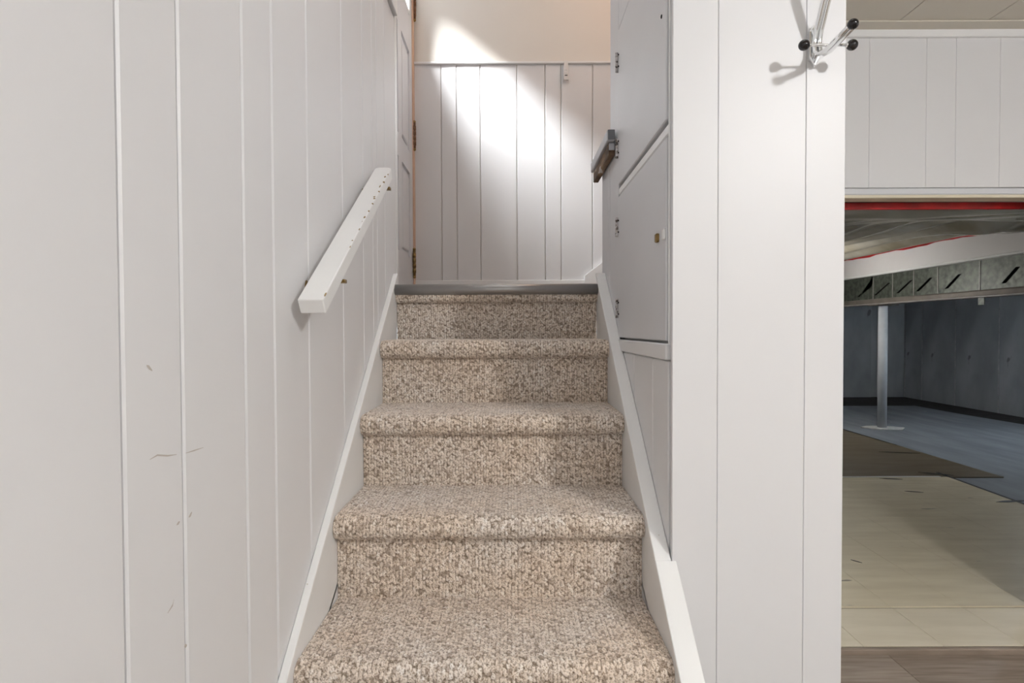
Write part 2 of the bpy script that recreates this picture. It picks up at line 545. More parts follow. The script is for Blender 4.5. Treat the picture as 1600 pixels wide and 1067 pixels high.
for a, b in zip(pl, pl[1:]):
    child_box('plank', RX, (a + GAP * 0.7, b - GAP * 0.7), (0, zL0 - 0.042), 'paint', wall_right, 0.0025)
child_box('plank', RX, (D_H + 0.004, 1.988), (0, Z_UP), 'grey_paint', wall_right, 0.0015)
HALF_Z = on_x(950, 236, XR).z
half = struct(box('wall_half', (XR + 0.02, XR + 0.10), (1.989, 2.165), (Z_LAND - 0.2, HALF_Z - 0.004), 'groove'), 'low board end wall below the short rail')
HG = on_x(950, 350, XR).y
for a, b in ((1.989, HG), (HG, 2.168)):
    child_box('plank', (XR, XR + 0.021), (a + 0.001, b - 0.001), (Z_LAND - 0.2, HALF_Z), 'grey_paint', half, 0.002)


def access_door(name, label, z0, z1, hinges, knob=None):
    d = struct(empty(name, (XR, D_H, z0)), label)
    child_box('leaf', (XR - 0.003, XR + 0.016), (D_L + 0.0015, D_H - 0.001), (z0 + 0.002, z1 - 0.002), 'grey_paint', d, 0.0025)
    for zc in hinges:
        h = tube('hinge', [(XR - 0.006, D_H, zc - 0.028), (XR - 0.006, D_H, zc + 0.028)], 0.0042, 'hinge', d, 8)
        for k in (-0.024, -0.008, 0.008, 0.024):
            t = tube('knuckle', [(XR - 0.006, D_H, zc + k - 0.006), (XR - 0.006, D_H, zc + k + 0.006)], 0.0055, 'hinge', h, 8)
            t.location = (0, 0, 0)
        for k in (-0.018, 0.018):
            s = ball('screw', (XR - 0.004, D_H - 0.016, zc + k), 0.0026, 'dark_gap', h)
            s.location = Vector((XR - 0.004, D_H - 0.016, zc + k))
    return d


up_h = [on_x(967, 98, XR).z, on_x(967, 232, XR).z]
lo_h = [on_x(967, 355, XR).z, on_x(967, 482, XR).z]
door_2 = access_door('door_2', 'upper grey-white access door in the right stair wall', zU0, zU1, up_h)
door_3 = access_door('door_3', 'lower grey-white access door with small brass catch', zL0, zL1, lo_h)
c = on_x(1036, 26, XR)
ball('screw_hole', (XR - 0.0035, c.y, c.z), 0.0045, 'dark_gap', door_2, (0.4, 1, 1))
c = on_x(1031, 372, XR)
child_box('catch', (XR - 0.011, XR - 0.002), (c.y - 0.007, c.y + 0.007), (c.z - 0.010, c.z + 0.010), 'brass', door_3, 0.002)
child_box('strike', (XR - 0.008, XR - 0.002), (D_L + 0.003, D_L + 0.020), (c.z - 0.012, c.z + 0.012), 'trim', door_3, 0.002)
# hinge-side bevel stop mouldings under the doors

# ------------------------------------------------------------------ closet end wall facing the room
X_E = on_y(1318.5, 560, Y_END).x
wall_end = struct(box('wall_end', (XR + 0.004, X_E - 0.004), (Y_END + 0.0025, Y_END + 0.014), (0, Z_UP), 'groove'), 'white boarded end wall between the stairs and the crawl opening')
ex = [XR + 0.0005, on_y(1121, 560, Y_END).x, on_y(1257, 560, Y_END).x, X_E]
for a, b in zip(ex, ex[1:]):
    child_box('plank', (a + 0.0005, b - 0.0005), (Y_END, Y_END + 0.012), (0, Z_UP), 'paint', wall_end, 0.0010)
child_box('side_board', (X_E - 0.012, X_E), (Y_END + 0.0125, Y_HEAD), (0, Z_UP), 'paint', wall_end, 0.001)

# ------------------------------------------------------------------ wall over the crawl opening, ceiling
zh0, zh1 = on_y(1400, 293, Y_HEAD).z, on_y(1400, 58, Y_HEAD).z
wall_head = struct(box('wall_header', (0.70, 3.2), (Y_HEAD + 0.002, Y_HEAD + 0.085), (zh0, 2.3), 'groove'), 'white boarded wall above the crawl opening')
hx = [0.70] + [on_y(p, 200, Y_HEAD).x for p in (1358, 1447, 1493, 1562, 1625)] + [2.25, 2.6, 2.9, 3.2]
for a, b in zip(hx, hx[1:]):
    child_box('plank', (a + 0.0006, b - 0.0006), (Y_HEAD, Y_HEAD + 0.011), (zh0, zh1), 'paint', wall_head, 0.0008)
struct(box('trim_3', (0.70, 3.2), (Y_HEAD - 0.012, Y_HEAD + 0.009), (zh1 - 0.004, on_y(1400, 47, Y_HEAD).z), 'trim', None, 0.003), 'white moulding at the top of the header wall')
zc_ = on_y(1400, 46, Y_HEAD).z
Z_CEIL = zc_
struct(box('trim_4', (0.70, 3.2), (Y_HEAD + 0.004, Y_HEAD + 0.060), (zh0 - 0.024, zh0 - 0.001), 'grey_paint', None, 0.003), 'grey-white lining under the header wall')
struct(box('trim_5', (0.70, 3.2), (Y_HEAD + 0.004, Y_HEAD + 0.070), (zh0 - 0.036, zh0 - 0.0245), 'vinyl_pale', None, 0.002), 'pale wooden edge strip under the header lining')
ceiling = struct(box('ceiling', (XL, 3.2), (-2.6, 0.95), (Z_CEIL + 0.012, Z_CEIL + 0.05), 'cream'), 'cream boarded ceiling of the basement room')
cx = [0.70] + [on_z(p, 20, Z_CEIL).x for p in (1421, 1562)]
w_ = cx[2] - cx[1]
cx += [cx[2] + w_ * k for k in (1, 2, 3, 4)]
cx = [c for c in cx if c < 3.1] + [3.2]
for a, b in zip(cx, cx[1:]):
    child_box('ceiling_board', (a + 0.0012, b - 0.0012), (-0.4, Y_HEAD + 0.01), (Z_CEIL, Z_CEIL + 0.012), 'cream', ceiling, 0.001)
child_box('ceiling_back', (0.70, 3.2), (0.951, Y_HEAD + 0.09), (Z_CEIL + 0.0125, Z_CEIL + 0.05), 'cream', ceiling)
yb = on_z(1450, 33.5, Z_CEIL - 0.006).y
struct(box('trim_6', (0.70, 3.2), (yb, Y_HEAD - 0.001), (Z_CEIL - 0.006, Z_CEIL - 0.0005), 'cream', None, 0.001), 'flat cream strip along the ceiling edge')
# wall right of the crawl opening (its edge shades the vinyl)
X_J = 1.862
struct(box('wall_right_of_opening', (X_J, 3.2), (Y_HEAD - 0.025, Y_HEAD - 0.001), (0.02, zh0 + 0.02), 'paint'))
struct(box('wall_left_of_opening', (X_E + 0.001, 1.172), (Y_HEAD + 0.001, Y_HEAD + 0.085), (0.02, zh0 - 0.037), 'paint'))
# room behind the camera
struct(box('wall_room_right', (3.2, 3.3), (-2.6, Y_HEAD + 0.1), (0, 2.3), 'room_wall'))
struct(box('wall_room_back', (XL - 0.15, 3.3), (-2.7, -2.6), (0, 2.3), 'room_wall'))
struct(box('wall_above_stairs', (XL, XR), (0.93, 0.95), (Z_CEIL + 0.05, Z_UP), 'room_wall'))
struct(box('wall_above_closet', (XR, 0.72), (0.93, 0.95), (Z_CEIL + 0.05, Z_UP), 'room_wall'))

# ------------------------------------------------------------------ laminate floor
floor = struct(box('floor', (XL, 3.2), (-2.6, 1.80), (-0.06, -0.012), 'lam1'), 'grey-brown laminate floor of the basement room')
yl = 1.795
row = 0
bw = 0.165
while yl > -2.5:
    x = XL + 0.0
    xs = [XL]
    xj = on_z(1418, 1049, 0).x - (0 if row == 0 else random.uniform(0.2, 1.0))
    while xj > XL:
        xj -= 1.2
    xj += 1.2
    while xj < 3.2:
        xs.append(xj)
        xj += 1.2
    xs.append(3.2)
    for k, (a, b) in enumerate(zip(xs, xs[1:])):
        child_box('floor_board', (a + 0.0006, b - 0.0006), (yl - bw + 0.0006, yl - 0.0006), (-0.012, 0), ('lam2', 'lam1')[(k + row + 1) % 2], floor, 0.0012)
    yl -= bw
    row += 1

# ------------------------------------------------------------------ crawl space: floor, walls, timber ceiling
Z_V = 0.02
floor_crawl = struct(box('floor_crawl', (0.5, 6.3), (1.802, 9.4), (-0.06, 0.008), 'dirt'), 'crawl space floor of vinyl tiles and bare dirt')
struct(box('trim_7', (0.72, 3.2), (1.7955, 1.812), (-0.012, 0.0165), 'lam1', None, 0.003), 'dark laminate edge strip at the vinyl threshold')
grout = child_box('tile_bed', (0.70, 3.2), (1.813, 2.12), (0.008, 0.0165), 'grout', floor_crawl)
tx0, tw, th = 1.114, 0.256, 0.33
txs = [tx0 + tw * k for k in range(-2, 9)]
for a, b in zip(txs, txs[1:]):
    child_box('tile', (a + 0.0006, b - 0.0006), (1.813, 2.058), (0.012, 0.0195), 'vinyl_pale', floor_crawl, 0.0008)
E1, E2, E3, E4 = (on_z(*p, Z_V) for p in ((1600, 789), (1481, 745.5), (1572, 746), (1318, 670)))
SEAM_Y = E2.y


def clip(poly, a, b):
    """keep the side left of a->b"""
    out = []
    for i in range(len(poly)):
        p, q = poly[i], poly[(i + 1) % len(poly)]
        sp = (b[0] - a[0]) * (p[1] - a[1]) - (b[1] - a[1]) * (p[0] - a[0])
        sq = (b[0] - a[0]) * (q[1] - a[1]) - (b[1] - a[1]) * (q[0] - a[0])
        if sp >= 0:
            out.append(p)
        if sp * sq < 0:
            t = sp / (sp - sq)
            out.append((p[0] + (q[0] - p[0]) * t, p[1] + (q[1] - p[1]) * t))
    return out


ys = [2.066 + th * k for k in range(0, 7)]
ys = [y for y in ys if y < SEAM_Y - 0.1] + [SEAM_Y]
for a, b in zip(ys, ys[1:]):
    off = 0.0
    for k in range(-3, 14):
        x0, x1 = tx0 + tw * k + 0.0006, tx0 + tw * (k + 1) - 0.0006
        poly = [(x0, a + 0.0008), (x1, a + 0.0008), (x1, b - 0.0008), (x0, b - 0.0008)]
        poly = clip(poly, (E1.x, E1.y), (E2.x, E2.y))
        if len(poly) > 2:
            prism('tile', poly, 'z', 0.0145, 0.0225, 'vinyl', floor_crawl).location = -floor_crawl.location
bed = clip([(0.5, 2.121), (4.5, 2.121), (4.5, SEAM_Y), (0.5, SEAM_Y)], (E1.x, E1.y), (E2.x, E2.y))
prism('tile_bed', bed, 'z', 0.009, 0.0205, 'grout', floor_crawl)
# vinyl sheet past the seam, darker than the tiles
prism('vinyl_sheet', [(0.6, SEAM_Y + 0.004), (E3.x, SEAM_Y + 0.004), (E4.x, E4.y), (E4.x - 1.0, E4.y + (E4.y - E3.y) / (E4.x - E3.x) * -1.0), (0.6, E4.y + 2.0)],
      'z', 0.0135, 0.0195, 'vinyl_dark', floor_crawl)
child_box('seam_strip', (0.7, E2.x - 0.05), (SEAM_Y - 0.006, SEAM_Y + 0.014), (0.018, 0.0255), 'trim', floor_crawl, 0.001)

X_SW = on_z(1600, 651, Z_V).x
Y_BW = on_z(1414, 619, Z_V).y
X_SW = (X_SW + on_z(1414, 619, Z_V).x) / 2
# membrane lying on the floor
mx1 = on_z(1600, 662, Z_V).x
my1 = on_z(1414, 633, Z_V).y
dirn = (E1 - E2).normalized()
E0 = E2 + dirn * 3.2
E5 = E2 - dirn * 0.5
mem_pts = [(E0.x, E0.y), (mx1, E0.y), (mx1 + 0.05, 5.5), (mx1 - 0.08, my1 * 0.9), (mx1 - 0.1, my1), (1.2, my1 + 0.05), (1.2, E4.y + 1.8), (E2.x, E2.y)]
mem = prism('membrane_sheet', mem_pts, 'z', 0.0085, 0.013, 'membrane')
tag(mem, 'blue-grey membrane sheet spread over the crawl space floor', 'floor sheet')
# black tape along the membrane's edge
tp = []
nrm = Vector((-dirn.y, dirn.x, 0))
a0, a1 = E2 - dirn * 0.12, E2 + dirn * 2.6
prism('black_tape', [(a0.x, a0.y), (a1.x, a1.y), (a1.x + nrm.x * 0.028, a1.y + nrm.y * 0.028), (a0.x + nrm.x * 0.02, a0.y + nrm.y * 0.02)], 'z', 0.0226, 0.0236, 'black_tape')
tag(bpy.context.scene.objects['black_tape'], 'black tape along the membrane edge beside the vinyl tiles', 'tape')
d34 = (E4 - E3).normalized()
n34 = Vector((-d34.y, d34.x, 0))
q0, q1 = E3 + d34 * 1.1, E4 + d34 * 0.6
o = prism('black_tape', [(q0.x, q0.y), (q1.x, q1.y), (q1.x + n34.x * 0.05, q1.y + n34.y * 0.05), (q0.x + n34.x * 0.01, q0.y + n34.y * 0.01)], 'z', 0.0196, 0.0206, 'black_tape')
tag(o, 'black tape along the dark vinyl sheet near the steel post', 'tape')
for i, (px, py, L, ang, lab) in enumerate(((1462, 741, 0.20, -0.5, 'black tape scrap at the corner of the vinyl seam'), (1392, 749, 0.14, -0.25, 'dark torn scrap lying just before the pale seam strip'),
                                           (1428, 769, 0.10, -0.35, 'dark torn scrap on the vinyl tiles past the seam'), (1338, 878, 0.045, -0.9, 'short dark scrap on the lit vinyl tiles'),
                                           (1405, 707, 0.30, -0.25, 'long dark scrap on the dark vinyl sheet'), (1582, 784, 0.22, 0.1, 'black tape patch where the membrane meets the tiles'))):
    c = on_z(px, py, Z_V)
    ca, sa = math.cos(ang), math.sin(ang)
    outline = [(-0.5, -0.02), (-0.2, -0.07), (0.25, -0.05), (0.5, 0.01), (0.2, 0.06), (-0.25, 0.05)]
    pts = [(c.x + L * (u * ca - v * sa), c.y + L * (u * sa + v * ca)) for u, v in outline]
    zz = 0.0197 if i == 4 else (0.0246 if i in (0, 1) else 0.0238 if i == 5 else 0.0227)
    o = prism('floor_scrap', pts, 'z', zz, zz + 0.0015, 'black_tape')
    tag(o, lab, 'scrap')

wall_cs = struct(box('wall_crawl_right', (X_SW + 0.02, X_SW + 0.25), (1.9, Y_BW + 0.25), (0, 2.3), 'concrete'), 'poured concrete side wall of the crawl space')
cy = [2.0, 2.75, 3.5, 4.25, 5.0, 5.7, 6.4] + [on_x(p, 600, X_SW).y for p in (1560, 1492, 1440)] + [Y_BW]
for a, b in zip(cy, cy[1:]):
    child_box('concrete_panel', (X_SW, X_SW + 0.02), (a + 0.006, b - 0.006), (0, 2.3), 'concrete', wall_cs, 0.004)
    child_box('form_fin', (X_SW - 0.002, X_SW + 0.02), (b - 0.005, b + 0.005), (0, 2.3), 'fin', wall_cs)
wall_cb = struct(box('wall_crawl_back', (1.1, X_SW + 0.25), (Y_BW + 0.02, Y_BW + 0.25), (0, 2.3), 'concrete'), 'poured concrete far wall of the crawl space')
cbx = [1.2, 1.9, 2.6, 3.6, 4.6, on_y(1362, 560, Y_BW).x, X_SW]
for i, (a, b) in enumerate(zip(cbx, cbx[1:])):
    child_box('concrete_panel', (a + (0.09 if i == 5 else 0.006), b - 0.006), (Y_BW, Y_BW + 0.02), (0, 2.3), 'concrete', wall_cb, 0.004)
struct(box('wall_crawl_left', (1.1, 1.2), (Y_BACK + 0.125, Y_BW), (0, 2.3), 'concrete'))
struct(box('wall_crawl_near', (3.3, X_SW + 0.25), (1.9, 2.0), (0, 2.3), 'concrete'))
struct(box('ceiling_crawl', (1.2, X_SW + 0.25), (2.16, Y_BW + 0.25), (2.0, 2.05), 'joist'))

# ------------------------------------------------------------------ staircase
stairs = empty('staircase', (0, RISER_TOP_Y, 0))
tag(stairs, 'straight flight of stairs carpeted in beige loop pile between white stringers', 'stairs')


def stair_line(y):
    return CAMZ - 0.122 + 0.80 * (y - 1.69)


def carpet_mesh(name, prof, x0, x1, step=0.0021, seed=0, wc=0.0078, lc=0.0086, amp=0.0034, tone=0.0):
    """prof: list of (y,z) points of the carpet backing; the loop pile stands off it"""
    g = np.random.default_rng(seed)
    P = np.array(prof, float)
    seg = np.hypot(*np.diff(P, axis=0).T)
    S = np.concatenate([[0], np.cumsum(seg)])
    n = max(4, int(S[-1] / step))
    s = np.linspace(0, S[-1], n)
    py = np.interp(s, S, P[:, 0])
    pz = np.interp(s, S, P[:, 1])
    ty, tz = np.gradient(py), np.gradient(pz)
    ln = np.hypot(ty, tz)
    ty, tz = ty / ln, tz / ln
    ny, nz = tz, -ty               # outward for a path that runs from the tread's back forward and down
    k = np.ones(7) / 7
    pad = lambda v: np.convolve(np.pad(v, 3, mode='edge'), k, 'valid')
    ny, nz = pad(ny), pad(nz)
    mlen = np.hypot(ny, nz)
    ny, nz = ny / mlen, nz / mlen
    m = int((x1 - x0) / step)
    xs = np.linspace(x0, x1, m)
    U, V = np.meshgrid(xs, s)      # rows along the path
    # loops: staggered columns with jitter; every vertex takes the tallest of its neighbours
    nc, nr = int((x1 - x0) / wc) + 4, int(S[-1] / lc) + 4
    jx = g.normal(0, 0.08, (nc, nr)) * wc
    jy = g.normal(0, 0.22, (nc, nr)) * lc
    jh = g.uniform(0.65, 1.1, (nc, nr))
    jl = g.uniform(0.75, 1.25, (nc, nr))
    slant = g.normal(0, 0.25, (nc, nr))
    base = g.random((nc, nr))
    H = np.full(U.shape, 0.0)
    I = np.zeros(U.shape + (2,), int)
    ci = np.floor((U - x0) / wc).astype(int) + 1
    for dc in (-1, 0, 1):
        cc = np.clip(ci + dc, 0, nc - 1)
        sh = (cc % 2) * 0.5
        ri = np.floor(V / lc - sh).astype(int) + 1
        for dr in (-1, 0, 1):
            rr = np.clip(ri + dr, 0, nr - 1)
            cxp = x0 + (cc - 0.5) * wc + jx[cc, rr]
            cyp = (rr - 0.5 + sh) * lc + jy[cc, rr]
            du = U - cxp
            dv = V - cyp
            du = du + slant[cc, rr] * dv
            q = (du / (wc * 0.50)) ** 2 + (dv / (lc * 0.66 * jl[cc, rr])) ** 2
            h = np.sqrt(np.clip(1 - q, 0, 1)) * jh[cc, rr]
            up = h > H
            H = np.where(up, h, H)
            I[..., 0] = np.where(up, cc, I[..., 0])
            I[..., 1] = np.where(up, rr, I[..., 1])
    edge = np.minimum(U - x0, x1 - U)
    side = np.sqrt(np.clip(1 - (1 - np.clip(edge / 0.012, 0, 1)) ** 2, 0, 1)) * 0.005 - 0.005
    D = H * amp + side
    VX = U
    VY = py[:, None] + ny[:, None] * D
    VZ = pz[:, None] + nz[:, None] * D
    co = np.stack([VX, VY, VZ], -1).reshape(-1, 3)
    idx = np.arange(n * m).reshape(n, m)
    quads = np.stack([idx[:-1, :-1], idx[1:, :-1], idx[1:, 1:], idx[:-1, 1:]], -1).reshape(-1, 4)
    me = bpy.data.meshes.new(name)
    me.vertices.add(len(co))
    me.vertices.foreach_set('co', co.astype(np.float32).ravel())
    me.loops.add(quads.size)
    me.loops.foreach_set('vertex_index', quads.ravel().astype(np.int32))
    me.polygons.add(len(quads))
    me.polygons.foreach_set('loop_start', np.arange(0, quads.size, 4, dtype=np.int32))
    me.polygons.foreach_set('use_smooth', np.ones(len(quads), bool))
    me.update(calc_edges=True)
    # yarn colours: cream, oatmeal and brown loops, blending to dark brown where the pile is low
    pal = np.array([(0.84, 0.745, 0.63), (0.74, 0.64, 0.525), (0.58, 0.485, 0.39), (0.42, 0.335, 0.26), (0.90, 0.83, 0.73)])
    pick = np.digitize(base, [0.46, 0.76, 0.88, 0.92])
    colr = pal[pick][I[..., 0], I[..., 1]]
    low_tone = np.array((0.30, 0.235, 0.17))
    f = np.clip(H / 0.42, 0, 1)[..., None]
    colr = np.clip((low_tone * (1 - f) + colr * f) * np.array((1.04, 1.06, 1.13)), 0, 0.95)
    rgba = np.concatenate([colr, np.ones(colr.shape[:2] + (1,))], -1).reshape(-1, 4).astype(np.float32)
    at = me.color_attributes.new('yarn', 'FLOAT_COLOR', 'POINT')
    at.data.foreach_set('color', rgba.ravel())
    return me


def carpet(name, prof, seed, x0=SIN_L - 0.001, x1=SIN_R + 0.001, **kw):
    me = carpet_mesh(name, prof, x0, x1, seed=seed, **kw)
    o = link(name, me, 'carpet', stairs)
    o.location = -stairs.location
    return o


def nosing_profile(yback, z, yr, over=0.036, th=0.053):
    """from the back of the tread forward, round the nosing, back under it to the riser at yr"""
    pts = [(yback, z)]
    yf = yr - over
    r = th / 2
    pts.append((yf + r + 0.012, z))
    for k in range(0, 11):
        a = math.pi / 2 + math.pi * k / 10
        pts.append((yf + r + math.cos(a) * r, z - r + math.sin(a) * r * (1.0)))
    pts.append((yr - 0.002, z - th + 0.001))
    return pts


for k in range(5):                       # treads from the top down, the last one at the floor's first step
    yr = RISER_TOP_Y - RUN * (k + 1)     # riser below this tread
    z = Z_LAND - RISE * (k + 1) - 0.003
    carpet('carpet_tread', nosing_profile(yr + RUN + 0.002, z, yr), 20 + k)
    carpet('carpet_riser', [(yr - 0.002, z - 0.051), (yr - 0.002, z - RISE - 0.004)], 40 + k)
    t = child_box('tread_board', (SIN_L, SIN_R), (yr - 0.014, yr + RUN - 0.001), (z - 0.030, z - 0.004), 'joist', stairs)
    child_box('riser_board', (SIN_L, SIN_R), (yr + 0.003, yr + 0.018), (z - RISE + 0.003, z - 0.031), 'joist', stairs)
# top riser with its small carpet roll below the metal edge
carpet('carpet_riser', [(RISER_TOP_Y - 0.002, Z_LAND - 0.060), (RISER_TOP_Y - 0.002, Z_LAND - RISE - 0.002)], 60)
roll = []
for k in range(0, 11):
    a = math.pi / 2 + math.pi * k / 10
    roll.append((RISER_TOP_Y - 0.016 + math.cos(a) * 0.017, Z_LAND - 0.049 + math.sin(a) * 0.018))
roll.append((RISER_TOP_Y - 0.002, Z_LAND - 0.067))
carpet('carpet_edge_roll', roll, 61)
child_box('riser_board', (SIN_L, SIN_R), (RISER_TOP_Y + 0.003, RISER_TOP_Y + 0.03), (Z_LAND - RISE, Z_LAND - 0.02), 'joist', stairs)
# rounded satin metal edge of the landing
ZM = Z_LAND - 0.008
mp_ = [(2.16, ZM + 0.004), (2.062, ZM + 0.004)]
for k in range(1, 15):
    a = math.pi / 2 + math.pi * 0.93 * k / 14
    mp_.append((2.060 + math.cos(a) * 0.020, ZM - 0.0155 + math.sin(a) * 0.0195))
mp_ += [(2.066, ZM - 0.034), (2.070, ZM - 0.008), (2.16, ZM - 0.008)]
mn = prism('metal_nosing', mp_, 'x', SIN_L - 0.003, SIN_R + 0.003, 'alu', stairs)
for f_ in mn.data.polygons:
    f_.use_smooth = abs(f_.normal.x) < 0.5 and f_.center.y < 2.064
mn['label'] = 'rounded satin aluminium edge strip'


def stringer(x0, x1, y0, y1):
    bot = 0.40
    yz = 1.69 + (bot + 0.122 - CAMZ) / 0.80
    pts = [(y0, 0.0), (y0, stair_line(y0) - 0.012), (y1, stair_line(y1) - 0.012), (y1, stair_line(y1) - bot), (yz, 0.0)]
    return prism('stringer', pts, 'x', x0, x1, 'trim', stairs)


def stringer_cap(x0, x1, y0, y1):
    cp = [(y0, stair_line(y0) - 0.0125), (y0, stair_line(y0)), (y1, stair_line(y1)), (y1, stair_line(y1) - 0.0125)]
    return prism('stringer_cap', cp, 'x', x0, x1, 'trim_worn', stairs, 0.0015)


stringer(SIN_R, XR - 0.001, 0.55, 2.085)
stringer_cap(SIN_R - 0.001, XR - 0.0005, Y_END + 0.0005, 2.10)
stringer_cap(SIN_R - 0.001, XR + 0.010, 0.55, Y_END - 0.0005)
prism('stringer_facing', [(0.55, 0.0), (0.55, stair_line(0.55) - 0.013), (Y_END - 0.001, stair_line(Y_END) - 0.0135), (Y_END - 0.001, 0.0)], 'x', XR - 0.0008, XR + 0.009, 'trim', stairs)
stringer(XL + 0.0005, SIN_L, 0.55, 2.085)
stringer_cap(XL + 0.0005, SIN_L + 0.001, 0.55, 2.10)

# ------------------------------------------------------------------ left handrail
B0 = Vector((-0.387, 1.115, CAMZ + 0.046))
B1 = Vector((-0.387, 1.765, CAMZ + 0.480))
hr = empty('handrail', ((B0 + B1) / 2))
tag(hr, 'white painted wooden handrail with chipped edges on the left wall', 'handrail')


def oriented_bar(name, a, b, w, h, material, parent, bevel=0.006, round_far=False):
    d = (b - a)
    L = d.length
    d.normalize()
    side = Vector((1, 0, 0))
    upv = side.cross(d).normalized()
    bm = bmesh.new()
    bmesh.ops.create_cube(bm, size=1.0, matrix=Matrix.Diagonal((w, L, h, 1)))
    if round_far:
        ed = [e for e in bm.edges if all(v.co.y > 0 for v in e.verts) and abs(e.verts[0].co.z - e.verts[1].co.z) > h * 0.5]
        bmesh.ops.bevel(bm, geom=ed, offset=0.016, segments=5, profile=0.5, affect='EDGES')
        ed = [e for e in bm.edges if not (all(v.co.y > 0 for v in e.verts) and abs(e.verts[0].co.z - e.verts[1].co.z) > h * 0.5)]
        bmesh.ops.bevel(bm, geom=ed, offset=bevel * 0.5, segments=2, profile=0.5, affect='EDGES')
    else:
        bmesh.ops.bevel(bm, geom=bm.edges[:], offset=bevel, segments=2, profile=0.5, affect='EDGES')
    R = Matrix((side, d, upv)).transposed()
    bmesh.ops.transform(bm, matrix=R.to_4x4(), verts=bm.verts[:])
    o = link(name, from_bm(bm, name), material, parent)
    o.location = (a + b) / 2 - (parent.location if parent is not None else Vector((0, 0, 0)))
    return o


oriented_bar('rail', B0, B1, 0.050, 0.032, 'trim_worn', hr, 0.005, True)
dr = (B1 - B0).normalized()
upv = Vector((1, 0, 0)).cross(dr).normalized()
for t_, l_, w_c in ((0.03, 0.012, 0.004), (0.30, 0.016, 0.003), (0.335, 0.008, 0.004), (0.42, 0.010, 0.003), (0.47, 0.020, 0.0035), (0.51, 0.012, 0.004), (0.56, 0.016, 0.004),
                    (0.62, 0.010, 0.005), (0.66, 0.014, 0.0055), (0.69, 0.009, 0.006), (0.75, 0.012, 0.0055), (0.80, 0.020, 0.004), (0.84, 0.012, 0.005), (0.88, 0.016, 0.005), (0.93, 0.010, 0.004)):
    t_ += random.uniform(-0.012, 0.012)
    l_ *= random.uniform(0.5, 1.5)
    w_c *= random.uniform(0.6, 1.1)
    pc = B0 + (B1 - B0) * t_ + Vector((random.choice((0, 0, -0.002, -0.004)), 0, 0)) + Vector((0.025 - 0.0016, 0, 0)) + upv * (0.016 - 0.0012)
    bm = bmesh.new()
    bmesh.ops.create_icosphere(bm, subdivisions=1, radius=0.5)
    R_ = Matrix((Vector((1, 0, 0)), dr, upv)).transposed()
    bmesh.ops.scale(bm, vec=(w_c * 1.5, l_ * 1.2, w_c * 1.2), verts=bm.verts[:])
    bmesh.ops.transform(bm, matrix=R_.to_4x4(), verts=bm.verts[:])
    o = link('paint_chip', from_bm(bm, 'paint_chip'), 'chip', hr)
    o.location = pc - hr.location
for px, py in ((479, 451), (567, 304)):
    wpt = on_x(px, py, XL)
    t = (wpt.y + 0.02 - B0.y) / dr.y
    att = B0 + dr * t + Vector((0, 0.012, -0.018))
    br = tube('bracket', [wpt + Vector((0.004, 0, 0)), wpt + Vector((0.018, 0, -0.004)), (wpt + Vector((0.02, 0, -0.006)) + att) / 2 + Vector((0.004, 0, -0.006)), att], 0.0045, 'brass', hr, 8)
    s = ball('wall_plate', wpt, 0.014, 'brass', br, (0.3, 0.75, 1.3))
    s.location = wpt
    s2 = ball('screw', wpt + Vector((0.004, 0, 0.009)), 0.003, 'dark_gap', br)
    s2.location = wpt + Vector((0.004, 0, 0.009))
    # strap that clips the underside of the rail
    st = child_box('strap', (B0.x + 0.006, B0.x + 0.029), (att.y - 0.008, att.y + 0.008), (att.z - 0.006, att.z + 0.002), 'brass', br, 0.001)
    st.location = st.location + br.parent.location * 0 + (hr.location - Vector((0, 0, 0))) * 0
    st.location = Vector((B0.x + 0.0175, att.y, att.z - 0.002))

# ------------------------------------------------------------------ short rail at the half wall
sr = empty('short_rail', (0.322, 2.05, HALF_Z))
tag(sr, 'short grey-topped wooden rail with a worn brown lower block at the landing corner', 'rail')
ztop = CAMZ + 0.644
oriented_bar('cap_rail', Vector((0.3215, 1.865, ztop - 0.019)), Vector((0.3215, 2.25, ztop - 0.019)), 0.026, 0.036, 'lightgrey', sr, 0.004)
e = child_box('end_face', (0.3105, 0.3325), (1.8615, 1.866), (ztop - 0.035, ztop - 0.003), 'slate', sr, 0.001)
oriented_bar('wood_block', Vector((0.3265, 1.885, ztop - 0.058)), Vector((0.3265, 2.24, ztop - 0.058)), 0.020, 0.040, 'worn_wood', sr, 0.003)
child_box('block_end', (0.3175, 0.3355), (1.8805, 1.886), (ztop - 0.062, ztop - 0.040), 'lightgrey', sr, 0.001)

# ------------------------------------------------------------------ coat hook on the end wall
XH = 0.634
hook = empty('coat_hook', (XH, Y_END, CAMZ + 0.575))
tag(hook, 'chrome double-wire coat hook with black ball tips on the end wall', 'coat hook')
for s in (-1, 1):
    dx = s * 0.0052
    pts = [(XH + dx, 1.095, CAMZ + 0.800), (XH + dx, 1.130, CAMZ + 0.735), (XH + dx, 1.167, CAMZ + 0.668), (XH + dx, 1.198, CAMZ + 0.615), (XH + dx, 1.2065, CAMZ + 0.592),
           (XH + dx, 1.202, CAMZ + 0.571), (XH + dx, 1.187, CAMZ + 0.560), (XH + dx, 1.165, CAMZ + 0.556), (XH + dx, 1.13, CAMZ + 0.558), (XH + dx, 1.084, CAMZ + 0.562)]
    tube('wire', pts, 0.0046, 'chrome', hook, 12)
tube('crossbar', [(XH - 0.046, 1.163, CAMZ + 0.566), (XH + 0.046, 1.163, CAMZ + 0.566)], 0.0026, 'chrome', hook, 10)
